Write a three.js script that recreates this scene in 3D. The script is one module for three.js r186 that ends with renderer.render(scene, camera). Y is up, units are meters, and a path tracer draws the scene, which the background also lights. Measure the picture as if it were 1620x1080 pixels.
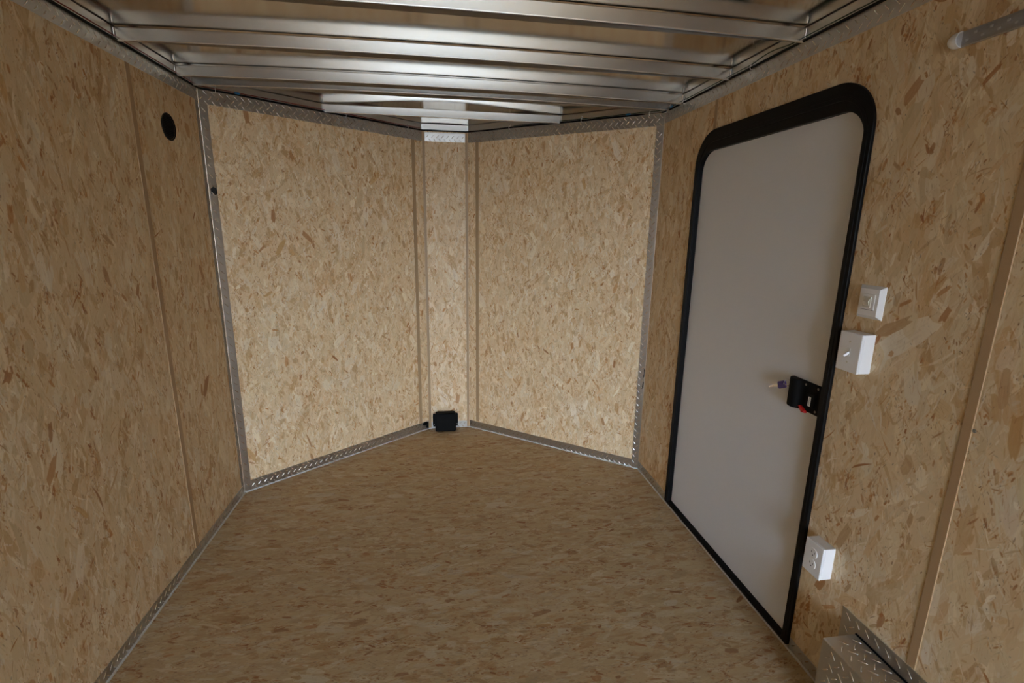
import * as THREE from 'three';
import { RoundedBoxGeometry } from 'three/addons/geometries/RoundedBoxGeometry.js';
import { mergeGeometries } from 'three/addons/utils/BufferGeometryUtils.js';

// ------------------------------------------------------------------ camera, sky, sun, exposure
const scene = new THREE.Scene();
const camera = new THREE.PerspectiveCamera(69.964, 1620 / 1080, 0.02, 400);
camera.position.set(-0.0636, 1.4462, 0);
camera.rotation.order = 'YXZ';
camera.rotation.set(-0.22523, -0.1520, 0.0144);
scene.add(camera);

const renderer = new THREE.WebGLRenderer({ antialias: true });
renderer.toneMapping = THREE.LinearToneMapping;
renderer.toneMappingExposure = 12.2;
renderer.shadowMap.enabled = true;

{ // a hazy blue daylight sky, pale at the horizon
  const w = 128, h = 64, d = new Float32Array(w * h * 4);
  for (let j = 0; j < h; j++) {
    const e = Math.max(0, ((j + 0.5) / h - 0.5) * 2), t = Math.pow(e, 0.55);
    const c = j < h / 2 ? [0.26, 0.26, 0.26] : [2.0 - 1.5 * t, 2.3 - 1.3 * t, 2.7 - 0.8 * t];
    for (let i = 0; i < w; i++) d.set([c[0], c[1], c[2], 1], (j * w + i) * 4);
  }
  const sky = new THREE.DataTexture(d, w, h, THREE.RGBAFormat, THREE.FloatType);
  sky.mapping = THREE.EquirectangularReflectionMapping;
  sky.magFilter = sky.minFilter = THREE.LinearFilter; sky.needsUpdate = true;
  scene.background = sky; scene.environment = sky;
}
const sun = new THREE.DirectionalLight(0xfff6ea, 2.2);
sun.position.set(14, 22, -9); sun.target.position.set(0, 0, 1);
sun.castShadow = true; sun.shadow.mapSize.set(2048, 2048);
Object.assign(sun.shadow.camera, { left: -16, right: 16, top: 16, bottom: -16, near: 1, far: 70 });
scene.add(sun, sun.target);

// ------------------------------------------------------------------ helpers
let seed = 7;
const rnd = () => { seed = (seed + 0x6d2b79f5) | 0; let t = Math.imul(seed ^ (seed >>> 15), 1 | seed); t = (t + Math.imul(t ^ (t >>> 7), 61 | t)) ^ t; return ((t ^ (t >>> 14)) >>> 0) / 4294967296; };
const R = (a, b) => a + (b - a) * rnd();
const pick = (a) => a[Math.floor(rnd() * a.length)];
const used = {};
function numbered(name) {
  if (!(name in used)) { used[name] = 0; return name; }
  return name + '_' + String(++used[name]).padStart(3, '0');
}
function mesh(name, geo, mat, parent) {           // a part, or a top-level mesh
  const m = new THREE.Mesh(Array.isArray(geo) ? mergeGeometries(geo.map(flat), false) : geo, mat);
  m.name = parent ? name : numbered(name);
  (parent || scene).add(m); return m;
}
function flat(g) {
  const o = g.index ? g.toNonIndexed() : g;
  for (const k of Object.keys(o.attributes)) if (!['position', 'normal', 'uv'].includes(k)) o.deleteAttribute(k);
  return o;
}
function group(name) { const g = new THREE.Group(); g.name = numbered(name); scene.add(g); return g; }
function tag(o, label, category, grp) { Object.assign(o.userData, { label, category }); if (grp) o.userData.group = grp; return o; }
function structure(o, label) { o.userData.kind = 'structure'; if (label) o.userData.label = label; return o; }
const tr = (g, x, y, z) => g.translate(x, y, z);
function box(x0, x1, y0, y1, z0, z1, r = 0) {
  const w = x1 - x0, h = y1 - y0, d = z1 - z0;
  const g = r ? new RoundedBoxGeometry(w, h, d, 2, Math.min(r, w / 2.01, h / 2.01, d / 2.01)) : new THREE.BoxGeometry(w, h, d);
  return g.translate((x0 + x1) / 2, (y0 + y1) / 2, (z0 + z1) / 2);
}
function plate(pts, w0, w1, bevel = 0, hole) {     // polygon (u, v) extruded from w0 to w1, uv in metres
  const s = pts instanceof THREE.Shape ? pts : new THREE.Shape(pts.map(([x, y]) => new THREE.Vector2(x, y)));
  if (hole) s.holes.push(hole);
  const g = new THREE.ExtrudeGeometry(s, { depth: w1 - w0 - bevel, bevelEnabled: bevel > 0, bevelSize: bevel, bevelOffset: -bevel, bevelThickness: bevel, bevelSegments: 2, curveSegments: 14 });
  return g.translate(0, 0, w0);
}
const rect = (u0, u1, v0, v1) => [[u0, v0], [u1, v0], [u1, v1], [u0, v1]];
function roundRect(u0, u1, v0, v1, rTop, rBottom = 0, Cls = THREE.Shape) {
  const s = new Cls(), b = rBottom;
  s.moveTo(u0 + b, v0); s.lineTo(u1 - b, v0); if (b) s.absarc(u1 - b, v0 + b, b, -Math.PI / 2, 0, false);
  s.lineTo(u1, v1 - rTop); s.absarc(u1 - rTop, v1 - rTop, rTop, 0, Math.PI / 2, false);
  s.lineTo(u0 + rTop, v1); s.absarc(u0 + rTop, v1 - rTop, rTop, Math.PI / 2, Math.PI, false);
  s.lineTo(u0, v0 + b); if (b) s.absarc(u0 + b, v0 + b, b, Math.PI, Math.PI * 1.5, false);
  return s;
}
function tube(pts, r, seg = 60, rad = 7) {
  return new THREE.TubeGeometry(new THREE.CatmullRomCurve3(pts.map((p) => new THREE.Vector3(...p)), false, 'catmullrom', 0.15), seg, r, rad);
}

// ------------------------------------------------------------------ procedural textures
// Oriented strand board: layers of irregular wood flakes, then resin-dark slivers.
const hex = (r, g, b, a) => `rgba(${r | 0},${g | 0},${b | 0},${a})`;
let grain = 0;
function strand(c, x, y, len, wid, ang, col) {
  c.save(); c.translate(x, y); c.rotate(ang);
  const h = len / 2, w = wid / 2, j = () => R(-0.35, 0.35) * wid;
  c.fillStyle = col; c.beginPath();
  if (len > wid * 4.5) {                                  // a thin sliver: tapered and bent
    const b = R(-0.16, 0.16) * len, e = R(-0.3, 0.3) * wid;
    c.moveTo(-h, e); c.quadraticCurveTo(R(-0.3, 0.1) * h, b - w * R(0.8, 1.3), h, 0); c.quadraticCurveTo(R(-0.1, 0.4) * h, b + w * R(0.7, 1.2), -h, e); c.closePath(); c.fill(); c.restore(); return;
  }
  c.moveTo(-h + j(), -w * R(0.3, 1)); c.lineTo(-h * R(0.2, 0.6), -w * R(0.8, 1.15)); c.lineTo(h * R(0.2, 0.6), -w * R(0.8, 1.1)); c.lineTo(h + j(), -w * R(0.1, 0.9));
  c.lineTo(h * R(0.75, 1.05), 0); c.lineTo(h + j(), w * R(0.2, 0.9)); c.lineTo(h * R(0.1, 0.6), w * R(0.8, 1.15)); c.lineTo(-h * R(0.1, 0.6), w * R(0.75, 1.1)); c.lineTo(-h + j(), w * R(0.2, 0.9)); c.lineTo(-h * R(0.8, 1), 0);
  c.closePath(); c.fill();
  if (grain && wid > grain) {                             // wood grain along a broad flake
    c.lineWidth = 0.7; for (let i = 0, n = 2 + wid / grain * 1.6; i < n; i++) { const v = R(-0.8, 0.8) * w, p = R(-0.8, 0.1) * h, q = p + R(0.3, 0.9) * h; c.strokeStyle = rnd() < 0.6 ? hex(150, 112, 70, R(0.1, 0.3)) : hex(240, 224, 194, R(0.1, 0.3)); c.beginPath(); c.moveTo(p, v); c.quadraticCurveTo((p + q) / 2, v + R(-1.5, 1.5), Math.min(q, h * 0.85), v + R(-1, 1)); c.stroke(); }
  }
  c.restore();
}
function osb(wM, hM, ppm, s0, o) {
  seed = s0;
  const cv = document.createElement('canvas'); cv.width = Math.round(wM * ppm); cv.height = Math.round(hM * ppm);
  const c = cv.getContext('2d'), W = cv.width, H = cv.height, area = wM * hM, mm = ppm / 1000, k = o.scale; grain = 7 * mm;
  const tint = (p, v) => { const t = R(-v, v), q = o.mul; return [Math.min(250, p[0] * q[0] + t), Math.min(245, p[1] * q[1] * 1.005 + t * 0.95), Math.min(240, p[2] * q[2] * 1.015 + t * 0.8)]; };
  const put = (n, l0, l1, w0, w1, pal, v, a0, a1, spread) => {
    n = Math.round(n * area);
    for (let i = 0; i < n; i++) {
      const big = rnd() < 0.12 ? 1.5 : 1, cc = tint(pick(pal), v);
      strand(c, R(0, W), R(0, H), R(l0, l1) * mm * k * big, R(w0, w1) * mm * k * big, o.angle + (rnd() + rnd() + rnd() - 1.5) * spread, hex(...cc, R(a0, a1)));
    }
  };
  const pale = [[222, 198, 156], [226, 204, 166], [214, 188, 146], [219, 190, 146], [208, 180, 136], [230, 212, 178]];
  const tan = [[202, 164, 114], [192, 152, 102], [208, 170, 122], [186, 146, 100], [198, 152, 94]];
  const orange = [[176, 112, 54], [184, 122, 62], [160, 98, 48], [186, 130, 76], [166, 114, 68]];
  const dark = [[96, 58, 30], [112, 70, 38], [80, 52, 32], [128, 80, 42], [138, 86, 46]];
  const grey = [[118, 106, 92], [136, 122, 104], [104, 96, 86], [92, 84, 76]];
  c.fillStyle = hex(...tint([217, 190, 147], 0), 1); c.fillRect(0, 0, W, H);
  const f = 1 / (k * k), s = o.spread, white = [[232, 216, 188], [226, 208, 176], [236, 222, 198]];
  put(240 * f, 60, 180, 16, 44, pale.concat(tan.slice(0, 2)), 9, 0.5, 0.9, s);
  put(1000 * f, 24, 90, 6, 22, pale.concat(white.slice(0, 2), tan.slice(0, 3)), 10, 0.45, 0.9, s);
  put(2600 * f, 10, 46, 2, 9, pale.concat(pale, tan, white), 12, 0.4, 0.85, s);
  put(7000 * f, 8, 34, 0.6, 2.2, pale.concat(tan, white, [[178, 146, 106]]), 14, 0.35, 0.75, s * 0.9);
  // patches of fines: short orange and brown shards, dark slivers and warm grey dust lie together
  for (let i = 0, n = 230 * area * f * o.fleck; i < n; i++) {
    const x = R(0, W), y = R(0, H), a = o.angle + R(-0.3, 0.3), L = R(20, 75) * mm * k, T = R(8, 26) * mm * k, ca = Math.cos(a), sa = Math.sin(a), heavy = rnd() < 0.35;
    for (let j = 0, m = 10 + rnd() * 26; j < m; j++) {
      const p = (rnd() + rnd() - 1) * L, q = (rnd() + rnd() - 1) * T, t = rnd(), X = x + p * ca - q * sa, Y = y + p * sa + q * ca, an = a + (rnd() + rnd() - 1) * s * 1.3;
      if (t < 0.26) strand(c, X, Y, R(6, heavy ? 34 : 18) * mm * k, R(1.5, heavy ? 7 : 4) * mm * k, an, hex(...tint(pick(orange), 14), R(0.5, 0.9)));
      else if (t < 0.52) strand(c, X, Y, R(3, heavy ? 16 : 11) * mm * k, R(0.6, 1.7) * mm * k, an, hex(...tint(pick(dark), 12), R(0.5, heavy ? 0.95 : 0.85)));
      else if (t < 0.74) strand(c, X, Y, R(2, 10) * mm * k, R(0.5, 1.4) * mm * k, an, hex(...tint(pick(grey), 10), R(0.35, 0.7)));
      else strand(c, X, Y, R(8, 26) * mm * k, R(1, 4) * mm * k, an, hex(...tint(pick(pale.concat(white, tan)), 12), R(0.4, 0.8)));
    }
  }
  put(95 * f, 40, 120, 12, 36, pale.concat(white.slice(0, 2)), 7, 0.55, 0.92, s * 0.8);       // large clean flakes on top
  put(34 * f, 24, 90, 7, 24, tan.concat(orange.slice(3)), 10, 0.5, 0.9, s);
  put(70 * f * o.fleck, 12, 48, 3, 11, orange, 14, 0.55, 0.9, s * 1.3);
  put(1300 * (o.fine ?? 1) * o.fleck * f, 4, 16, 0.6, 1.7, dark.concat(orange), 12, 0.45, 0.85, s * 0.9);
  put(1000 * (o.fine ?? 1) * o.fleck * f, 2, 7, 0.6, 1.6, dark.concat(grey), 12, 0.4, 0.75, s * 1.2);
  put(22 * o.fleck * f, 16, 50, 1.2, 3.6, dark.concat(orange), 12, 0.5, 0.8, s * 0.8);
  if (o.dirt) for (let i = 0; i < 90 * area; i++) {                       // trodden-in grey boot scuffs with grain
    const x = R(0, W), y = R(0, H);
    for (let j = 0; j < 26; j++) strand(c, x + R(-60, 60) * mm, y + R(-26, 26) * mm, R(8, 40) * mm, R(1, 5) * mm, o.angle + R(-0.3, 0.3), hex(...pick([[104, 94, 84], [120, 106, 92], [92, 82, 74], [196, 184, 166]]), R(0.08, 0.26)));
  }
  if (o.after) o.after(c, W, H, mm);
  const map = new THREE.CanvasTexture(cv); map.colorSpace = THREE.SRGBColorSpace;
  const small = document.createElement('canvas'); small.width = W >> 1; small.height = H >> 1;
  small.getContext('2d').drawImage(cv, 0, 0, small.width, small.height);
  const bump = new THREE.CanvasTexture(small);
  for (const t of [map, bump]) { t.wrapS = t.wrapT = THREE.RepeatWrapping; t.repeat.set(1 / wM, 1 / hM); t.offset.set(o.off / wM, 0); t.anisotropy = 8; }
  return new THREE.MeshStandardMaterial({ map, bumpMap: bump, bumpScale: 0.0008, roughness: o.rough ?? 0.62 });
}
const V = Math.PI / 2;
const M = {
  osbLeft: osb(2.44, 2.1, 830, 11, { scale: 1.0, angle: V, spread: 0.75, fleck: 1.15, mul: [1, 1, 1], off: -0.24 }),
  osbRight: osb(2.44, 2.1, 830, 29, { scale: 1.2, angle: V, spread: 0.95, fleck: 1.2, mul: [1, 1, 1], off: 2.66 }),
  osbFront: osb(2.9, 2.1, 700, 53, { scale: 0.84, angle: V, spread: 0.95, fleck: 1.3, fine: 2.2, mul: [1.06, 1.055, 1.06], off: 0 }),  // paler mul: whiter board, plus the front walls' stronger light put into the colour
  osbFloor: osb(2.44, 2.44, 780, 71, { scale: 0.95, angle: 0, spread: 0.5, fleck: 1.45, off: 1.22, mul: [0.86, 0.84, 0.80], dirt: true, rough: 0.6 }),
};
const shifted = (m, u) => { const n = m.clone(); for (const k of ['map', 'bumpMap']) { n[k] = m[k].clone(); n[k].offset.x = u; } return n; };
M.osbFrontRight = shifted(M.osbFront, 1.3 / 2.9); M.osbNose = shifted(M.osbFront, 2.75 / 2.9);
function noiseTexture(n, fn, rep) {
  const d = new Uint8Array(n * n * 4);
  for (let y = 0; y < n; y++) for (let x = 0; x < n; x++) { const v = Math.max(0, Math.min(255, fn(x, y))); d.set([v, v, v, 255], (y * n + x) * 4); }
  const t = new THREE.DataTexture(d, n, n); t.wrapS = t.wrapT = THREE.RepeatWrapping; t.magFilter = THREE.LinearFilter; t.repeat.set(rep, rep); t.needsUpdate = true; return t;
}
// tileable value noise
function vnoise(n, cells, sd) {
  seed = sd; const g = Array.from({ length: cells * cells }, rnd), f = cells / n, sm = (t) => t * t * (3 - 2 * t);
  return (x, y) => {
    const X = x * f, Y = y * f, i = Math.floor(X), j = Math.floor(Y), a = sm(X - i), b = sm(Y - j), q = (p, r) => g[((r % cells) + cells) % cells * cells + ((p % cells) + cells) % cells];
    return (q(i, j) * (1 - a) + q(i + 1, j) * a) * (1 - b) + (q(i, j + 1) * (1 - a) + q(i + 1, j + 1) * a) * b;
  };
}
const n1 = vnoise(256, 64, 3), n2 = vnoise(256, 128, 4), n3 = vnoise(256, 6, 5), n4 = vnoise(256, 16, 6);
const pebble = noiseTexture(256, (x, y) => 255 * (0.6 * n1(x, y) + 0.4 * n2(x, y)), 1 / 0.13);
const ripple = noiseTexture(256, (x, y) => 255 * (0.7 * n3(x, y) + 0.3 * n4(x, y)), 1 / 0.5);
const smear = noiseTexture(256, (x, y) => 255 * (0.78 + 0.16 * n3(x, y) + 0.1 * n4(x * 1, y)), 1 / 0.6);
const metal = (c, rough, extra) => new THREE.MeshStandardMaterial({ color: c, metalness: 1, roughness: rough, ...extra });
Object.assign(M, {
  roof: metal(0xcbc5b9, 0.14),
  beam: metal(0xdcdad6, 0.27),
  rail: metal(0xcfccc6, 0.34),
  weld: metal(0xdedcd8, 0.25),
  tread: metal(0xcac6bf, 0.38, { bumpMap: ripple, bumpScale: 0.002 }),
  dullPlate: metal(0xa39d93, 0.6),
  lug: metal(0xe2e0dc, 0.22),
  tan: new THREE.MeshStandardMaterial({ color: 0xae8f69, roughness: 0.5 }),
  caulk: new THREE.MeshStandardMaterial({ color: 0xc9c6bd, roughness: 0.5 }),
  doorSkin: new THREE.MeshStandardMaterial({ color: 0xe0e1e2, roughness: 0.5, bumpMap: pebble, bumpScale: 0.0003 }),
  black: new THREE.MeshPhysicalMaterial({ color: 0x060505, roughness: 0.5 , specularIntensity: 0.4 }),
  blackPlastic: new THREE.MeshPhysicalMaterial({ color: 0x050505, roughness: 0.75 , specularIntensity: 0.4 }),
  rubber: new THREE.MeshPhysicalMaterial({ color: 0x050505, roughness: 0.6 , specularIntensity: 0.4 }),
  white: new THREE.MeshStandardMaterial({ color: 0xe9e7e4, roughness: 0.4 }),
  ivory: new THREE.MeshStandardMaterial({ color: 0xcfc8b6, roughness: 0.4 }),
  slot: new THREE.MeshStandardMaterial({ color: 0x3a3936, roughness: 0.6 }),
  red: new THREE.MeshStandardMaterial({ color: 0xc01210, roughness: 0.4 }),
  redWire: new THREE.MeshStandardMaterial({ color: 0x7a0d0b, roughness: 0.45 }),
  greenWire: new THREE.MeshStandardMaterial({ color: 0x12351f, roughness: 0.45 }),
  blue: new THREE.MeshStandardMaterial({ color: 0x2e7fb5, roughness: 0.4 }),
  purple: new THREE.MeshStandardMaterial({ color: 0x3a1a6e, roughness: 0.4 }),
  skin: new THREE.MeshStandardMaterial({ color: 0xb9b7b2, roughness: 0.5 }),
  screw: metal(0x9a968e, 0.35),
  lens: new THREE.MeshPhysicalMaterial({ color: 0xd8d8da, roughness: 0.06, transmission: 0.88, thickness: 0 }),
  chip: new THREE.MeshStandardMaterial({ color: 0xf0eee6, roughness: 0.35 }),
});

// ------------------------------------------------------------------ the shell (metres; floor y = 0; the nose points to -z)
const HW = 1.15, ZC = 2.648, ZN = 3.436, NX = 0.1495, REAR = 5.0, TOP = 2.066;
const vx = HW - NX, vz = ZN - ZC, VL = Math.hypot(vx, vz), TH = Math.atan2(vz, vx);
const FR = {   // wall frames: local x runs along the wall, local y up, local z into the room
  left: { o: [-HW, 0, 0], t: Math.PI / 2 }, right: { o: [HW, 0, 0], t: -Math.PI / 2 },
  frontLeft: { o: [-HW, 0, -ZC], t: TH }, frontRight: { o: [NX, 0, -ZN], t: -TH }, nose: { o: [0, 0, -ZN], t: 0 },
};
function onWall(o, f, u = 0, v = 0, w = 0) {
  const { o: p, t } = FR[f], c = Math.cos(t), s = Math.sin(t);
  o.position.set(p[0] + u * c + w * s, v, p[2] - u * s + w * c); o.rotation.y = t; return o;
}
const wallGroup = (name, f) => onWall(structure(group(name)), f);

// floor: three OSB sheets across the trailer, hairline joints between them
const floor = structure(group('floor'));
function floorPanel(poly) {                          // poly in (x, -z)
  const g = plate(poly, -0.018, 0).rotateX(-Math.PI / 2);
  mesh('floor_panel', g, M.osbFloor, floor);
}
const J = 2.052, jt = 0.0011;
floorPanel([[-HW, J + jt + 0.006], [HW, J + jt - 0.010], [HW, ZC], [NX, ZN], [-NX, ZN], [-HW, ZC]]);
floorPanel([[-HW, 0.832], [HW, 0.832], [HW, J - jt - 0.010], [-HW, J - jt + 0.006]]);
floorPanel([[-HW, -0.388], [HW, -0.388], [HW, 0.83], [-HW, 0.83]]);
floorPanel([[-HW, -1.608], [HW, -1.608], [HW, -0.39], [-HW, -0.39]]);
floorPanel([[-HW, -REAR], [HW, -REAR], [HW, -1.61], [-HW, -1.61]]);
mesh('floor_frame', plate([[-HW - 0.06, -REAR], [HW + 0.06, -REAR], [HW + 0.06, ZC], [NX + 0.06, ZN + 0.06], [-NX - 0.06, ZN + 0.06], [-HW - 0.06, ZC]], -0.12, -0.0185).rotateX(-Math.PI / 2), M.skin, floor);

// walls
const WB = 0.0, WT = TOP - 0.002, cs0 = -0.062, cs1 = -0.037;
const strip = (f, parent, u0, u1, v0, v1) => mesh('seam_strip', plate(rect(u0, u1, v0, v1), 0, 0.0026, 0.0011), M.tan, parent);
const panel = (parent, shape, mat) => mesh('osb_panel', plate(shape, -0.012, 0), mat, parent);
{ // left
  const g = wallGroup('wall_left', 'left');
  mesh('wall_skin', plate(rect(-REAR, ZC, -0.1, 2.15), cs0, cs1), M.skin, g);
  const e = [ZC, 2.1035, 0.884, -0.336, -1.556, -REAR];
  for (let i = 0; i < 5; i++) panel(g, rect(e[i + 1] + 0.0008, e[i] - 0.0008, WB, WT), M.osbLeft);
  for (let i = 1; i < 5; i++) strip('left', g, e[i] - 0.0135, e[i] + 0.0135, 0.048, 2.01);
}
const DOOR = { u0: -2.262, u1: -1.291, v0: 0.013, v1: 1.886, iu0: -2.231, iu1: -1.325, iv0: 0.027, iv1: 1.802 };
{ // right, with the door opening cut out of its first two sheets
  const g = wallGroup('wall_right', 'right');
  const hu0 = -2.246, hu1 = -1.308, hv1 = 1.85, r = 0.12, s1 = -2.138;
  mesh('wall_skin', plate(rect(-ZC, REAR, -0.1, 2.15), cs0, cs1), M.skin, g);
  const a = new THREE.Shape(); a.moveTo(-ZC, WB); a.lineTo(hu0, WB); a.lineTo(hu0, hv1 - r); a.absarc(hu0 + r, hv1 - r, r, Math.PI, Math.acos((s1 - 0.0008 - hu0 - r) / r), true);
  a.lineTo(s1 - 0.0008, WT); a.lineTo(-ZC, WT); panel(g, a, M.osbRight);
  const b = new THREE.Shape(); b.moveTo(hu1, WB); b.lineTo(-0.8945, WB); b.lineTo(-0.8945, WT); b.lineTo(s1 + 0.0008, WT); b.lineTo(s1 + 0.0008, hv1); b.lineTo(hu1 - r, hv1); b.absarc(hu1 - r, hv1 - r, r, Math.PI / 2, 0, true);
  panel(g, b, M.osbRight);
  const e = [-0.893, 0.327, 1.547, REAR];
  for (let i = 0; i < 3; i++) panel(g, rect(e[i] + 0.0008, e[i + 1] - 0.0008, WB, WT), M.osbRight);
  strip('right', g, s1 - 0.0115, s1 + 0.0115, DOOR.v1, 2.01);
  for (let i = 0; i < 3; i++) strip('right', g, e[i] - 0.0115, e[i] + 0.0115, 0.34, 2.01);
}
for (const side of ['left', 'right']) { // the two slanted front walls: a wide sheet and a narrow closing piece at the nose
  const f = side === 'left' ? 'frontLeft' : 'frontRight', X = side === 'left' ? (s) => s : (s) => VL - s;
  const g = wallGroup('wall_front_' + side, f), P = (a, b, v0, v1) => rect(Math.min(X(a), X(b)), Math.max(X(a), X(b)), v0, v1);
  mesh('wall_skin', plate(P(0.03, VL - 0.02, -0.1, 2.15), cs0, cs1), M.skin, g);
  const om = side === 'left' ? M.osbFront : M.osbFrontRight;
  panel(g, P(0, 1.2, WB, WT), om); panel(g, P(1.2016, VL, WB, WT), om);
  const u = P(1.189, 1.213, 0, 1); strip(f, g, u[0][0], u[1][0], 0.06, 2.0);
}
{ // nose
  const g = wallGroup('wall_nose', 'nose');
  mesh('wall_skin', plate(rect(-NX - 0.02, NX + 0.02, -0.1, 2.15), cs0, cs1), M.skin, g);
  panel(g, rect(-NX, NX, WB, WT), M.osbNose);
  strip('nose', g, -0.1485, -0.132, 0.004, 2.058); strip('nose', g, 0.1315, 0.1475, 0.004, 2.058);
}

// ceiling: bright aluminium sheet, sprung up a little over the nose
const ceiling = structure(group('ceiling'));
const ROOF = 2.1085;
{
  const nx = 60, pos = [], uv = [], idx = [], zs = [];
  for (let z = REAR; z > -1.3; z -= 0.25) zs.push(z);
  for (let z = -1.3; z >= -ZN - 0.001; z -= 0.03) zs.push(z);
  zs.push(-ZN - 0.04);
  for (const z of zs) {
    const hw = -z <= ZC ? HW + 0.03 : HW + 0.03 - (-z - ZC) * vx / vz, half = Math.max(hw, NX + 0.03);
    for (let i = 0; i <= nx; i++) {
      const t = i / nx * 2 - 1, x = t * half, q = -z <= ZC ? 1 : Math.max(0, 1 - Math.pow((-z - ZC) / (ZN - ZC), 2) * 0.85);
      const bow = (0.014 + 0.007 * Math.exp(-Math.pow((z + 3.02) / 0.2, 2))) * q * (-z <= ZC ? 1 - t * t : Math.pow(1 - t * t, 1 + Math.min(1, (-z - ZC) * 5)));
      pos.push(x, ROOF + bow, z); uv.push(x, z);
    }
  }
  for (let j = 0; j < zs.length - 1; j++) for (let i = 0; i < nx; i++) {
    const a = j * (nx + 1) + i, b = a + 1, c = a + nx + 1, d = c + 1;
    idx.push(a, b, c, b, d, c);
  }
  const g = new THREE.BufferGeometry();
  g.setAttribute('position', new THREE.Float32BufferAttribute(pos, 3)); g.setAttribute('uv', new THREE.Float32BufferAttribute(uv, 2)); g.setIndex(idx); g.computeVertexNormals();
  mesh('roof_sheet', g, M.roof, ceiling);
  mesh('roof_skin', plate([[-HW - 0.06, -REAR], [HW + 0.06, -REAR], [HW + 0.06, ZC], [NX + 0.06, ZN + 0.06], [-NX - 0.06, ZN + 0.06], [-HW - 0.06, ZC]], 2.14, 2.17).rotateX(-Math.PI / 2), M.skin, ceiling);
}

// rear frame round the open back door, and the yard outside
mesh('rear_header', box(-HW, HW, 1.98, 2.112, REAR - 0.05, REAR, 0.004), M.rail); tag(scene.children.at(-1), 'aluminium header over the open rear doorway', 'header');
structure(scene.children.at(-1)); scene.children.at(-1).name = 'trim_11'; delete scene.children.at(-1).userData.category;
{
  const g = new THREE.PlaneGeometry(160, 160, 1, 1).rotateX(-Math.PI / 2).translate(0, -0.5, 0);
  const m = mesh('ground', g, new THREE.MeshStandardMaterial({ color: 0x7d7870, roughness: 0.95 })); structure(m);
}

{ // added out-of-view blocker in the shape of a dark trailer; it keeps the low sky off the left wall
  const t = group('added_blocker'); t.position.set(1.65, -0.5, 5.4);
  mesh('body', box(0, 2.4, 0.5, 3.0, 0, 3.1, 0.08), new THREE.MeshStandardMaterial({ color: 0x1c1d20, roughness: 0.4 }), t);
  for (const z of [1.7]) {
    const w = mesh('wheel', new THREE.TorusGeometry(0.26, 0.1, 12, 28).rotateY(Math.PI / 2).translate(0.2, 0.36, z), M.rubber, t);
    mesh('hub', new THREE.CylinderGeometry(0.19, 0.19, 0.14, 20).rotateZ(Math.PI / 2).translate(0.2, 0.36, z), M.screw, w);
  }
  mesh('door', box(0.1, 2.3, 0.55, 2.85, -0.03, 0.0, 0.01), new THREE.MeshStandardMaterial({ color: 0x232428, roughness: 0.4 }), t);
  tag(t, 'added unseen light blocker shaped as a dark trailer behind the open rear doorway', 'trailer');
}

// ------------------------------------------------------------------ diamond plate: raised lens-shaped lugs in a crossed lattice
const LUG = (() => {
  const st = 6, pr = 5, pos = [], nor = [], L = 0.0135, Wd = 0.0021, Hh = 0.0013;
  const P = (i, j) => { const t = -1 + 2 * i / st, a = Math.sqrt(Math.max(0, 1 - t * t)), th = Math.PI * j / pr; return [t * L, -Math.cos(th) * Wd * a, Math.sin(th) * Hh * a]; };
  const N = (p) => { const v = new THREE.Vector3(p[0] / (L * L), p[1] / (Wd * Wd), p[2] / (Hh * Hh) + 1e-3).normalize(); return [v.x, v.y, v.z]; };
  for (let i = 0; i < st; i++) for (let j = 0; j < pr; j++) {
    const q = [P(i, j), P(i + 1, j), P(i + 1, j + 1), P(i, j + 1)];
    for (const k of (i === 0 ? [[0, 1, 2]] : i === st - 1 ? [[0, 1, 3]] : [[0, 1, 2], [0, 2, 3]])) for (const n of k) { pos.push(q[n]); nor.push(N(q[n])); }
  }
  return { pos, nor };
})();
function lugs(u0, u1, v0, v1, w, ou = 0, ov = 0, pu = 0.033, pv = 0.042) {   // plane of local x, y
  const pos = [], nor = [], put = (u, v, a) => {
    if (u < u0 + 0.006 || u > u1 - 0.006 || v < v0 + 0.006 || v > v1 - 0.006) return;
    const c = Math.cos(a), s = Math.sin(a);
    LUG.pos.forEach((p, i) => { const n = LUG.nor[i]; pos.push(u + p[0] * c - p[1] * s, v + p[0] * s + p[1] * c, w + p[2]); nor.push(n[0] * c - n[1] * s, n[0] * s + n[1] * c, n[2]); });
  };
  for (let u = Math.floor(u0 / pu) * pu + ou; u < u1; u += pu) for (let v = Math.floor(v0 / pv) * pv + ov; v < v1; v += pv) { put(u, v, -0.82); put(u + pu / 2, v + pv / 2, 0.82); }
  const g = new THREE.BufferGeometry();
  g.setAttribute('position', new THREE.Float32BufferAttribute(pos, 3)); g.setAttribute('normal', new THREE.Float32BufferAttribute(nor, 3));
  g.setAttribute('uv', new THREE.Float32BufferAttribute(new Float32Array(pos.length / 3 * 2), 2)); return g;
}
function treadTrim(name, f, parts, th = 0.0016, bev = 0.0004, mat = M.tread) {                  // parts: [frame-local u0, u1, v0, v1, ou, ov]
  const t = onWall(structure(group(name)), f);
  mesh('trim_plate', parts.map(([a, b, c, d]) => plate(rect(a, b, c, d), 0, th, bev)), mat, t);
  const l = mesh('tread_lugs', parts.map(([a, b, c, d, x = 0, y = 0]) => lugs(a, b, c, d, th - 0.0001, x, y)), M.lug, t); l.userData.kind = 'stuff';
  return t;
}
const FL = (a, b) => [VL - b, VL - a];
treadTrim('trim_1', 'left', [[-REAR, ZC - 0.001, 2.0095, 2.062, 0, 0.03]]);
treadTrim('trim_2', 'right', [[-ZC + 0.001, REAR, 2.0095, 2.062, 0, 0.03]]);
treadTrim('trim_3', 'frontLeft', [[0.002, VL - 0.002, 2.0, 2.062, 0.0, 0.033]]);
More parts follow.
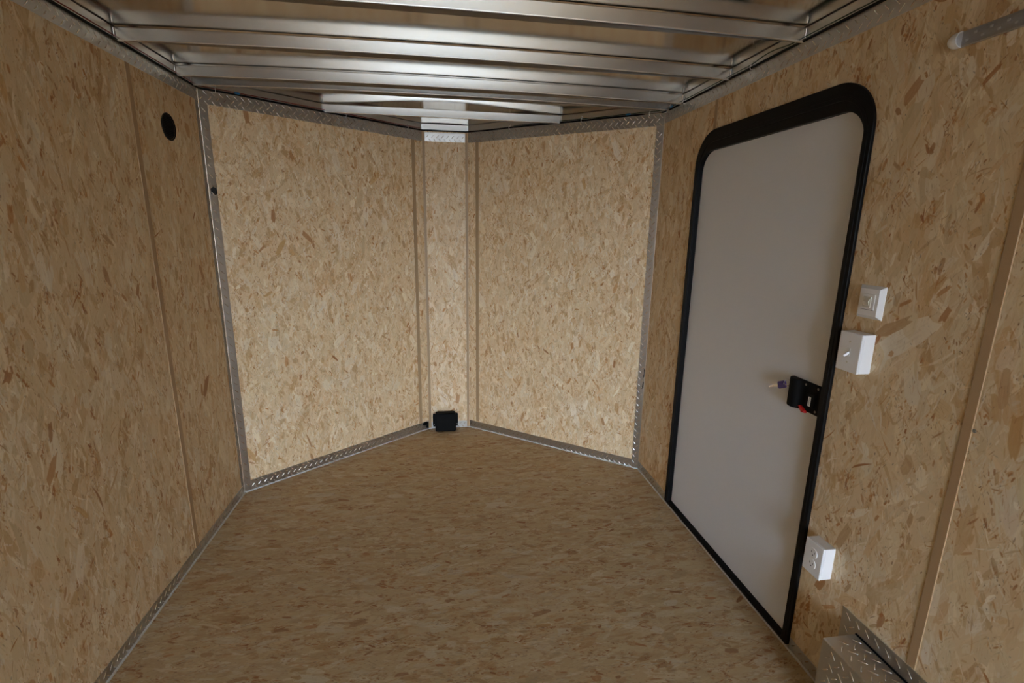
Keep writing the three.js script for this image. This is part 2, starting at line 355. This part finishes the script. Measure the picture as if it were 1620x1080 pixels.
treadTrim('trim_4', 'frontRight', [[0.002, VL - 0.002, 2.0, 2.062, 0.0, 0.033]]);
treadTrim('trim_5', 'nose', [[-0.1315, 0.131, 2.0, 2.055, 0, 0.034]]);
treadTrim('trim_6', 'frontLeft', [[0.001, 0.037, 0.006, 1.9995, 0.0185, 0]]);
treadTrim('trim_7', 'frontRight', [[VL - 0.042, VL - 0.001, 0.006, 1.9995, 0.018, 0]]);
treadTrim('trim_8', 'left', [[ZC - 0.032, ZC - 0.001, 0.052, 2.009, 0.0, 0.01]], 0.0006, 0, M.dullPlate);
treadTrim('baseboard_left', 'left', [[-REAR, ZC - 0.001, 0, 0.05, 0, 0.01]]);
treadTrim('baseboard_right', 'right', [[-ZC + 0.001, DOOR.u0 - 0.001, 0, 0.052, 0, 0.01], [DOOR.u1 + 0.001, -1.113, 0, 0.048, 0, 0.01]]);
treadTrim('baseboard_front_left', 'frontLeft', [[0.038, VL - 0.002, 0, 0.064, 0, 0.012]]);
treadTrim('baseboard_front_right', 'frontRight', [[0.002, VL - 0.043, 0, 0.056, 0, 0.012]]);
treadTrim('baseboard_nose', 'nose', [[-0.1315, 0.131, 0, 0.05, 0, 0.012]]);
{ // smears of black marker ink left on the two corner strips
  const ink = new THREE.MeshStandardMaterial({ color: 0x15161a, roughness: 0.6 }), t6 = scene.getObjectByName('trim_6'), t7 = scene.getObjectByName('trim_7');
  mesh('ink_smear', plate([[0.008, 1.618], [0.02, 1.629], [0.035, 1.622], [0.036, 1.595], [0.024, 1.588], [0.017, 1.599], [0.01, 1.592]], 0.0014, 0.0019), ink, t6);
  mesh('ink_smear', plate([[VL - 0.012, 0.585], [VL - 0.004, 0.6], [VL - 0.003, 0.64], [VL - 0.01, 0.655], [VL - 0.007, 0.62]].reverse(), 0.0014, 0.0019), ink, t7);
  mesh('ink_smear', plate([[VL - 0.013, 0.52], [VL - 0.005, 0.53], [VL - 0.004, 0.565], [VL - 0.009, 0.57]].reverse(), 0.0014, 0.0019), ink, t7);
}
{ // white sealant bead along the floor edge
  const b = structure(mesh('trim_9', tube([[-HW + 0.004, 0.002, 2.0], [-HW + 0.004, 0.002, -ZC + 0.01], [-HW + 0.012, 0.002, -ZC - 0.004], [-NX - 0.004, 0.002, -ZN + 0.008], [NX + 0.004, 0.002, -ZN + 0.008], [HW - 0.012, 0.002, -ZC - 0.004], [HW - 0.004, 0.002, -ZC + 0.01], [HW - 0.004, 0.002, -1.06]], 0.0042, 220, 8), M.caulk));
  structure(b);
}
structure(onWall(mesh('trim_10', box(DOOR.u0 + 0.01, DOOR.u1, 0, 0.0125, -0.012, 0.006, 0.001), M.rail), 'right'));

// ------------------------------------------------------------------ roof rails, beams
for (const [f, a, b, label] of [
  ['left', -REAR, ZC, 'aluminium roof rail running along the top of the left plank-board wall'],
  ['right', -ZC, REAR, 'aluminium roof rail along the top of the wall with the door'],
  ['frontLeft', 0.0, VL, 'aluminium roof rail above the slanted front wall left of the nose'],
  ['frontRight', 0.0, VL, 'aluminium roof rail above the slanted front wall right of the nose'],
  ['nose', -NX, NX, 'short aluminium roof rail above the narrow nose wall'],
]) tag(onWall(mesh('roof_rail', plate(rect(a, b, 2.067, 2.107), -0.034, 0, 0.0022), M.rail), f), label.replace('plank-board', 'strand board'), 'rail');

const crown = (x, half) => 0.014 * Math.max(0, 1 - (x / half) ** 2);     // the roof bows are slightly arched
function beam(zf, label, arch = 1, depth = 0.013) {
  const g = group('roof_beam'), half = (z) => (-z <= ZC ? HW : HW - (-z - ZC) * vx / vz) - 0.0006;
  const a = half(zf), b = half(zf - depth), h0 = 2.065, h1 = 2.1055, pts = [], n = 24;
  for (let i = 0; i <= n; i++) pts.push([-a + 2 * a * i / n, -zf]);
  for (let i = 0; i <= n; i++) pts.push([b - 2 * b * i / n, -zf + depth]);
  const t = plate(pts, h0, h1, 0.0034).rotateX(-Math.PI / 2), p = t.attributes.position;
  for (let i = 0; i < p.count; i++) p.setY(i, p.getY(i) + arch * crown(p.getX(i), HW));
  mesh('tube', t, M.beam, g);
  for (const s of [-1, 1]) mesh('weld', new THREE.CapsuleGeometry(0.0042, 0.030, 3, 8).translate(s * (a - 0.004), (h0 + h1) / 2, zf + 0.001), M.weld, g);
  tag(g, label, 'beam', 'aluminium roof beams');
}
beam(-1.626, 'aluminium roof beam nearest the camera, cut off by the top edge at its left end');
beam(-2.050, 'aluminium roof beam whose left end meets the wall above the near edge of the wall seam');
beam(-2.455, 'aluminium roof beam just in front of the darker beam over the wall corners');
beam(-2.592, 'darker grey aluminium roof beam joining the two wall corners where the nose starts');
beam(-3.020, 'shorter aluminium roof beam in the nose, roof sheet sprung up above its middle', 0);
for (const z of [-1.215, -0.808, -0.401, 0.006]) beam(z, 'aluminium roof beam overhead towards the open rear doorway');

// ------------------------------------------------------------------ wiring along the rail
{
  const y = 2.0655, o = 0.006;
  seed = 91;
  const run = (pts, n, amp) => { const out = []; for (let i = 0; i < pts.length - 1; i++) for (let k = 0; k < n; k++) { const t = k / n, a = pts[i], b = pts[i + 1]; out.push([a[0] + (b[0] - a[0]) * t, a[1] + (b[1] - a[1]) * t + R(-amp, amp), a[2] + (b[2] - a[2]) * t]); } out.push(pts.at(-1)); return out; };
  const cL = [-HW + o, y, -ZC - 0.002], nL = [-NX + 0.002, y, -ZN + o], nR = [NX - 0.002, y, -ZN + o], cR = [HW - o, y, -ZC - 0.002];
  const bl = [...run([[-HW + o, y, 1.8], cL], 9, 0.001), ...run([cL, nL, nR, cR, [HW - o, y, 1.8]].map((p, i) => (i ? p : [p[0] + 0.012, p[1], p[2] - 0.008])), 8, 0.0012)];
  tag(mesh('black_cable', tube(bl, 0.0047, 420, 8), M.rubber), 'black cable running round the top of the walls under the roof rail', 'cable');
  const up = (pts, dy, dw) => pts.map(([a, b, c]) => [a, b + dy, c]);
  tag(mesh('red_wire', tube(run(up([[-HW + o + 0.001, y, 1.8], [-HW + o + 0.001, y, -ZC + 0.01], [-HW + 0.03, y, -ZC - 0.012], [-NX - 0.01, y, -ZN + 0.02]], 0.0088), 7, 0.001), 0.0021, 300, 6), M.redWire), 'thin dark red wire lying on the black cable above the left walls', 'wire');
  tag(mesh('green_wire', tube(run(up([[0.42, y, -3.215], [HW - 0.03, y, -ZC - 0.012], [HW - o - 0.004, y, -ZC + 0.01], [HW - o - 0.004, y, -1.9], [HW - o - 0.004, y + 0.012, -1.8], [HW - o - 0.004, y, -1.68], [HW - o - 0.004, y, 1.5]], 0.0085), 5, 0.0012), 0.0021, 300, 6), M.greenWire), 'thin dark green wire lying on the black cable above the right walls', 'wire');
  const clipG = () => [new THREE.TorusGeometry(0.0085, 0.0016, 6, 14).rotateY(Math.PI / 2), box(-0.004, 0.004, 0.006, 0.022, -0.007, -0.0048, 0.0006)];
  let first = null;
  const clip = (f, u, label) => {
    let c;
    if (!first) { c = group('wire_clip'); mesh('loop', clipG(), M.white, c); mesh('screw', new THREE.SphereGeometry(0.0034, 8, 6).scale(1, 1, 0.5).translate(0, 0.018, -0.0045), M.screw, c); first = c; }
    else { c = first.clone(); c.name = numbered('wire_clip'); scene.add(c); c.userData = {}; }
    onWall(c, f, u, y, 0.007); tag(c, label, 'clip', 'white clips holding the wiring');
  };
  clip('left', 1.50, 'white wire clip on the left roof rail, nearest the camera');
  clip('frontLeft', 0.075, 'white wire clip just right of the left wall corner');
  clip('frontLeft', 0.74, 'white wire clip above the left front wall, below the short nose beam end');
  clip('frontLeft', 1.16, 'white wire clip above the left front wall, close to the nose');
  clip('frontRight', 0.32, 'white wire clip above the right front wall, closest to the nose');
  clip('frontRight', 0.80, 'white wire clip in the middle of the right front wall top');
  clip('frontRight', 1.19, 'white wire clip left of the right wall corner');
  clip('right', -2.43, 'white wire clip on the right roof rail near the wall corner');
  clip('right', -1.90, 'white wire clip on the right roof rail above the door');
  for (const [f, u, label] of [['frontRight', 1.075, 'small blue wire connector above the right front wall'], ['right', -2.555, 'small blue wire connector just right of the right wall corner'], ['frontLeft', 0.17, 'small dark blue wire connector above the left front wall']])
    tag(onWall(mesh('wire_connector', new THREE.CapsuleGeometry(0.0048, 0.018, 4, 8).rotateZ(Math.PI / 2), M.blue), f, u, y + 0.006, 0.013), label, 'connector');
}

// ------------------------------------------------------------------ the side door
{
  const D = DOOR, g = wallGroup('door_1', 'right'); g.userData.label = 'grey white textured door in a black frame with rounded upper corners';
  mesh('door_slab', plate(roundRect(D.iu0 - 0.008, D.iu1 + 0.008, D.iv0 - 0.006, D.iv1 + 0.008, 0.098, 0.004), -0.034, -0.015, 0.001), M.doorSkin, g);
  const ring = (u0, u1, v0, v1, r, a0, a1, b0, b1, ri, w0, w1, bev) => plate(roundRect(u0, u1, v0, v1, r, 0.008), w0, w1, bev, roundRect(a0, a1, b0, b1, ri, 0.008, THREE.Path));
  const fr = [
    ring(D.u0, D.u1, D.v0, D.v1, 0.150, D.iu0 - 0.004, D.iu1 + 0.004, D.iv0 - 0.003, D.iv1 + 0.034, 0.115, 0.0, 0.010, 0.002),
    ring(D.u0 + 0.016, D.u1 - 0.014, D.v0 + 0.004, D.iv1 + 0.052, 0.120, D.iu0, D.iu1, D.iv0, D.iv1, 0.09, -0.0145, 0.004, 0.002),
    ring(D.u0 + 0.012, D.u1 - 0.012, D.v0 + 0.004, D.v1 - 0.034, 0.138, D.u0 + 0.015, D.u1 - 0.015, D.v0 + 0.007, D.v1 - 0.038, 0.135, 0.0095, 0.0112, 0.0006),
  ];
  mesh('door_frame', fr, M.black, g);
  mesh('door_sweep', box(D.iu0, D.iu1, 0.0135, 0.029, -0.014, 0.004, 0.002), M.rubber, g);
  // latch
  const latch = new THREE.Group(); latch.name = 'latch'; latch.userData.label = 'black paddle latch with white sticker and red lever'; g.add(latch);
  latch.position.set(-1.402, 0.913, -0.014);
  const prof = new THREE.Shape(); prof.moveTo(-0.070, 0); prof.lineTo(0.070, 0); prof.lineTo(0.070, 0.009); prof.lineTo(0.004, 0.010); prof.quadraticCurveTo(-0.012, 0.011, -0.020, 0.022); prof.quadraticCurveTo(-0.027, 0.031, -0.042, 0.030); prof.quadraticCurveTo(-0.064, 0.028, -0.070, 0.010); prof.closePath();
  const body = new THREE.ExtrudeGeometry(prof, { depth: 0.094, bevelEnabled: true, bevelSize: 0.004, bevelOffset: -0.004, bevelThickness: 0.004, bevelSegments: 3, curveSegments: 10 });
  body.rotateX(-Math.PI / 2).translate(0, -0.047, 0);  // profile depth becomes the way up
  body.applyMatrix4(new THREE.Matrix4().makeScale(1, 1, -1)); body.scale(1, 1, 1);
  const idx = body.attributes.position.array; for (let i = 0; i < idx.length; i += 9) for (let k = 0; k < 3; k++) { const t = idx[i + 3 + k]; idx[i + 3 + k] = idx[i + 6 + k]; idx[i + 6 + k] = t; }
  body.computeVertexNormals();
  mesh('latch_body', body, M.blackPlastic, latch);
  mesh('paddle', box(0.010, 0.050, -0.030, 0.018, 0.006, 0.0145, 0.003), M.blackPlastic, latch);
  for (const [u, v, w] of [[0.000, 0.040, 0.010], [0.054, 0.040, 0.009], [0.054, -0.038, 0.009], [-0.062, -0.048, 0.010]]) mesh('screw', new THREE.SphereGeometry(0.0042, 10, 6).scale(1, 1, 0.45).translate(u, v, w), M.screw, latch);
  const cv = document.createElement('canvas'); cv.width = 64; cv.height = 160; const c = cv.getContext('2d');
  c.fillStyle = '#d8d8d4'; c.fillRect(0, 0, 64, 160); c.fillStyle = '#5b5b5b'; for (let i = 0; i < 15; i++) c.fillRect(18 + (i % 3) * 2, 12 + i * 9, 24 - (i % 4) * 4, 4);
  const tx = new THREE.CanvasTexture(cv); tx.colorSpace = THREE.SRGBColorSpace;
  mesh('sticker', new THREE.BoxGeometry(0.011, 0.032, 0.0008).translate(0.030, -0.010, 0.0149), new THREE.MeshStandardMaterial({ map: tx, roughness: 0.5 }), latch);
  mesh('lever', plate([[-0.014, -0.038], [-0.006, -0.035], [0.016, -0.047], [0.018, -0.055], [0.004, -0.056]], 0.008, 0.019, 0.002), M.red, latch);
  // keys hang from a ring in the latch's top corner
  const k = group('key'); onWall(k, 'right', -1.468, 0.948, 0.004);
  mesh('ring', new THREE.TorusGeometry(0.011, 0.0009, 6, 20).rotateY(0.9).rotateZ(0.5).translate(-0.004, -0.010, 0.004), M.weld, k);
  const kb = (g2) => g2.rotateZ(0.42).translate(-0.012, -0.018, 0.008);
  mesh('bow', kb(plate(roundRect(-0.036, 0.004, -0.013, 0.013, 0.006, 0.006), -0.002, 0.002, 0.0008, (() => { const p = new THREE.Path(); p.absellipse(-0.006, 0.003, 0.006, 0.0035, 0, Math.PI * 2); return p; })())), M.purple, k);
  mesh('blade', kb(plate([[-0.034, -0.006], [-0.034, 0.006], [-0.080, 0.0035], [-0.088, 0], [-0.080, -0.003], [-0.070, -0.0022], [-0.064, -0.0045], [-0.056, -0.003], [-0.048, -0.005]], -0.001, 0.001, 0.0003)), M.weld, k);
  tag(k, 'silver key with a purple plastic head hanging from the door latch', 'key');
}

// ------------------------------------------------------------------ switches and outlet beside the door
{
  const s = onWall(group('light_switch'), 'right', -1.204, 1.2605, 0);
  // bevelled plate: a frustum
  const a = [0.041, 0.0465], b = [0.031, 0.0375], d = 0.0125, P = [];
  const q = (m, z) => [[-m[0], -m[1], z], [m[0], -m[1], z], [m[0], m[1], z], [-m[0], m[1], z]], A = q(a, 0), A2 = q(a, 0.002), B = q(b, d);
  const quad = (w, x, y, z) => P.push(...w, ...x, ...y, ...w, ...y, ...z);
  quad(B[0], B[1], B[2], B[3]);
  for (let i = 0; i < 4; i++) { const j = (i + 1) % 4; quad(A[i], A[j], A2[j], A2[i]); quad(A2[i], A2[j], B[j], B[i]); }
  const g = new THREE.BufferGeometry(); g.setAttribute('position', new THREE.Float32BufferAttribute(P, 3)); g.setAttribute('uv', new THREE.Float32BufferAttribute(new Float32Array(P.length / 3 * 2), 2)); g.computeVertexNormals();
  mesh('cover_plate', g, M.white, s);
  mesh('insert', box(-0.0225, 0.0205, -0.0205, 0.0235, 0.012, 0.0138, 0.0006), M.white, s);
  mesh('seam', box(-0.0225, 0.0205, -0.0217, -0.0207, 0.0118, 0.0128), M.slot, s);
  mesh('bezel', plate(roundRect(-0.0135, 0.0105, -0.014, 0.016, 0.001, 0.001), 0.0138, 0.0165, 0.0006, roundRect(-0.0105, 0.0075, -0.011, 0.013, 0.001, 0.001, THREE.Path)), M.ivory, s);
  mesh('rocker', plate([[-0.010, 0], [0.012, 0], [0.012, 0.002], [0.001, 0.007], [-0.010, 0.003]], -0.0085, 0.0085, 0.0004).rotateY(Math.PI / 2).rotateZ(0).applyMatrix4(new THREE.Matrix4().set(1, 0, 0, -0.0015, 0, 0, -1, 0.001, 0, 1, 0, 0.0135, 0, 0, 0, 1)), M.ivory, s);
  tag(s, 'low white switch plate with a small ivory rocker, the upper one beside the door', 'light switch');

  const body = (g2, h, hw = 0.035) => {
    mesh('back_box', box(-hw + 0.001, hw - 0.001, -h / 2 + 0.001, h / 2 - 0.001, 0, 0.037, 0.003), M.white, g2);
    mesh('cover_plate', box(-hw, hw, -h / 2, h / 2, 0.0375, 0.0445, 0.0035), M.white, g2);
  };
  const t = onWall(group('toggle_switch'), 'right', -1.2075, 1.1155, 0); body(t, 0.116, 0.039);
  mesh('toggle', [box(-0.005, 0.005, -0.012, 0.012, 0.0445, 0.0455, 0.0004), box(-0.0032, 0.0032, -0.004, 0.004, -0.001, 0.018, 0.0018).rotateX(0.55).translate(0, -0.001, 0.0445)], M.white, t);
  for (const v of [0.03, -0.03]) mesh('screw', new THREE.SphereGeometry(0.0032, 10, 6).scale(1, 1, 0.4).translate(0, v, 0.0446), M.ivory, t);
  tag(t, 'thick white surface box with a single toggle, below the low switch plate', 'light switch');

  const u = onWall(group('power_outlet'), 'right', -1.2085, 0.434, 0); body(u, 0.112, 0.037);
  for (const v of [0.019, -0.019]) {
    const r = mesh('socket', plate((() => { const p = new THREE.Shape(); const rr = 0.0165; p.absarc(0, 0, rr, -0.72, Math.PI + 0.72, false); p.closePath(); return p; })(), 0.0445, 0.0462, 0.0006).translate(0, v, 0), M.white, u);
    mesh('slot', [box(-0.0075, -0.0055, -0.001, 0.007, 0.0458, 0.0464), box(0.0055, 0.0075, -0.001, 0.006, 0.0458, 0.0464), new THREE.CylinderGeometry(0.0022, 0.0022, 0.0006, 10).rotateX(Math.PI / 2).translate(0, -0.007, 0.0461)].map((x) => x.translate(0, v, 0)), M.slot, r);
  }
  mesh('screw', new THREE.SphereGeometry(0.003, 10, 6).scale(1, 1, 0.4).translate(0, 0, 0.0446), M.ivory, u);
  tag(u, 'white surface-mounted double power outlet low on the wall beside the door', 'outlet');
}
tag(onWall(mesh('wall_screw', new THREE.SphereGeometry(0.0045, 12, 8).scale(1, 1, 0.45), M.screw), 'right', -0.877, 1.01, 0.001), 'grey screw head in the right wall beside the tan seam strip', 'screw');

// ------------------------------------------------------------------ unlit strip light
{
  const g = onWall(group('strip_light'), 'right', 0, 1.888, 0), u0 = -1.092, u1 = 0.1, r = 0.0155;
  const half = (rr, a, b) => new THREE.CylinderGeometry(rr, rr, b - a, 18, 1, true, 0, Math.PI).rotateZ(-Math.PI / 2).rotateX(-Math.PI / 2).translate((a + b) / 2, 0, 0.008);
  mesh('channel', [box(u0, u1, -0.0165, 0.0165, 0, 0.008, 0.001)], M.rail, g);
  mesh('lens', half(r, u0, u1), M.lens, g);
  const cap = new THREE.SphereGeometry(1, 20, 14, 0, Math.PI * 2, 0, Math.PI / 2).rotateZ(Math.PI / 2).scale(0.022, 0.0172, 0.0172);
  const capEnd = new THREE.CylinderGeometry(0.0172, 0.0172, 0.008, 20).rotateZ(Math.PI / 2);
  mesh('end_cap', [cap.clone().translate(u0 - 0.001, 0, 0.008), capEnd.clone().translate(u0 + 0.003, 0, 0.008)], M.white, g);
  mesh('end_cap', [cap.clone().rotateY(Math.PI).translate(u1 + 0.001, 0, 0.008), capEnd.clone().translate(u1 - 0.003, 0, 0.008)], M.white, g);
  const cg = box(-0.0028, 0.0028, -0.0025, 0.0025, 0, 0.0022, 0.0006);
  for (let i = 0; i < 70; i++) { const m = mesh('led_chip', cg, M.chip, g); m.position.set(u0 + 0.02 + i * 0.0165, i % 2 ? 0.0055 : -0.0055, 0.0082); }
  tag(g, 'unlit strip light with white end cap high on the right wall', 'light');
}

// ------------------------------------------------------------------ round black vent on the left wall
{
  const v = onWall(group('vent'), 'left', 2.343, 1.839, 0), pts = [[0.047, 0.0], [0.053, 0.0], [0.0535, 0.003], [0.052, 0.005], [0.048, 0.005], [0.047, 0.003]].map(([a, b]) => new THREE.Vector2(a, b));
  mesh('rim', new THREE.LatheGeometry(pts, 40).rotateX(Math.PI / 2), M.rubber, v);
  mesh('backing', new THREE.CylinderGeometry(0.0465, 0.0465, 0.0015, 36).rotateX(Math.PI / 2).translate(0, 0, 0.001), M.rubber, v);
  for (let i = -6; i <= 6; i++) { const y = i * 0.0068, h = Math.sqrt(0.0462 ** 2 - y * y); mesh('louvre', new THREE.BoxGeometry(2 * h, 0.0012, 0.0052).rotateX(0.7).translate(0, y, 0.0036), M.rubber, v); }
  tag(v, 'round black vent high on the left wall', 'vent');
}

// ------------------------------------------------------------------ black box at the foot of the nose wall
{
  const b = group('junction_box'); b.position.set(-0.029, 0, -ZN + 0.003);
  mesh('body', [box(-0.072, 0.072, 0.004, 0.136, 0.002, 0.052, 0.010)], M.blackPlastic, b);
  mesh('lid', [box(-0.075, 0.075, 0.0005, 0.140, 0.046, 0.074, 0.012)], M.blackPlastic, b);
  for (const s of [-1, 1]) {
    const e = mesh('ear', [box(Math.min(s * 0.070, s * 0.092), Math.max(s * 0.070, s * 0.092), 0.040, 0.118, 0.030, 0.042, 0.004), box(Math.min(s * 0.07, s * 0.090), Math.max(s * 0.07, s * 0.090), 0.114, 0.126, 0.026, 0.040, 0.003), box(Math.min(s * 0.07, s * 0.090), Math.max(s * 0.07, s * 0.090), 0.030, 0.042, 0.026, 0.040, 0.003)], M.blackPlastic, b);
    mesh('screw', new THREE.SphereGeometry(0.004, 10, 6).scale(1, 1, 0.5).translate(s * 0.084, 0.047, 0.043), M.screw, e);
  }
  tag(b, 'black plastic box with side ears on the floor against the nose wall', 'box');
}
{
  const p = mesh('cable_grommet', [new THREE.SphereGeometry(0.016, 12, 8).scale(1.5, 0.8, 0.5), new THREE.CylinderGeometry(0.006, 0.008, 0.03, 10).translate(0.012, -0.018, 0.003)], M.rubber);
  tag(onWall(p, 'frontLeft', VL - 0.038, 0.052, 0.008), 'small black cable grommet at the foot of the left front wall by the nose', 'grommet');
}

// ------------------------------------------------------------------ diamond-plate wheel-well cover, bottom right
{
  const g = onWall(group('wheel_well_cover'), 'right'), u0 = -1.054, u1 = 0.75, w1 = 0.112, h = 0.287;
  const L = new THREE.Shape(); L.moveTo(0.002, 0.001); L.lineTo(w1, 0.001); L.lineTo(w1, h - 0.004); L.absarc(w1 - 0.004, h - 0.004, 0.004, 0, Math.PI / 2, false); L.lineTo(0.002, h); L.closePath();
  // profile (w, v) swept along u
  const bx = new THREE.ExtrudeGeometry(L, { depth: u1 - u0, bevelEnabled: true, bevelSize: 0.0015, bevelOffset: -0.0015, bevelThickness: 0.0015, bevelSegments: 2 }).rotateY(-Math.PI / 2).translate(u1, 0, 0);
  mesh('cover_box', bx, M.tread, g);
  mesh('wall_flange', plate([[-1.106, 0.001], [u1 + 0.05, 0.001], [u1 + 0.05, 0.338], [-1.112, 0.336]], 0, 0.002, 0.0005), M.tread, g);
  mesh('crease_strip', tube([[u0, h + 0.001, 0.004], [-0.6, h + 0.001, 0.004], [0, h + 0.001, 0.004], [u1, h + 0.001, 0.004]], 0.003, 40, 6), M.rubber, g);  // black tube along the crease between box top and flange
  const side = lugs(u0 + 0.004, -0.1, 0.01, h - 0.004, w1 - 0.0001, 0.010, 0.012);
  const top = lugs(u0 + 0.004, -0.1, 0.004, w1 - 0.004, 0, 0.010, 0.026).rotateX(-Math.PI / 2).applyMatrix4(new THREE.Matrix4().makeTranslation(0, h, w1));
  const fl = lugs(-1.1, -0.1, h + 0.004, 0.336, 0.0019, 0.0, 0.022);
  const l = mesh('tread_lugs', [side, top, fl, lugs(-1.106, u0, 0.2, 0.3, 0.0019, 0, 0.02)], M.lug, g); l.userData.kind = 'stuff';
  tag(g, 'shiny diamond-plate wheel-well cover at the foot of the right wall', 'cover');
}

scene.traverse((o) => { if (o.isMesh) { o.castShadow = true; o.receiveShadow = true; } });
renderer.render(scene, camera);
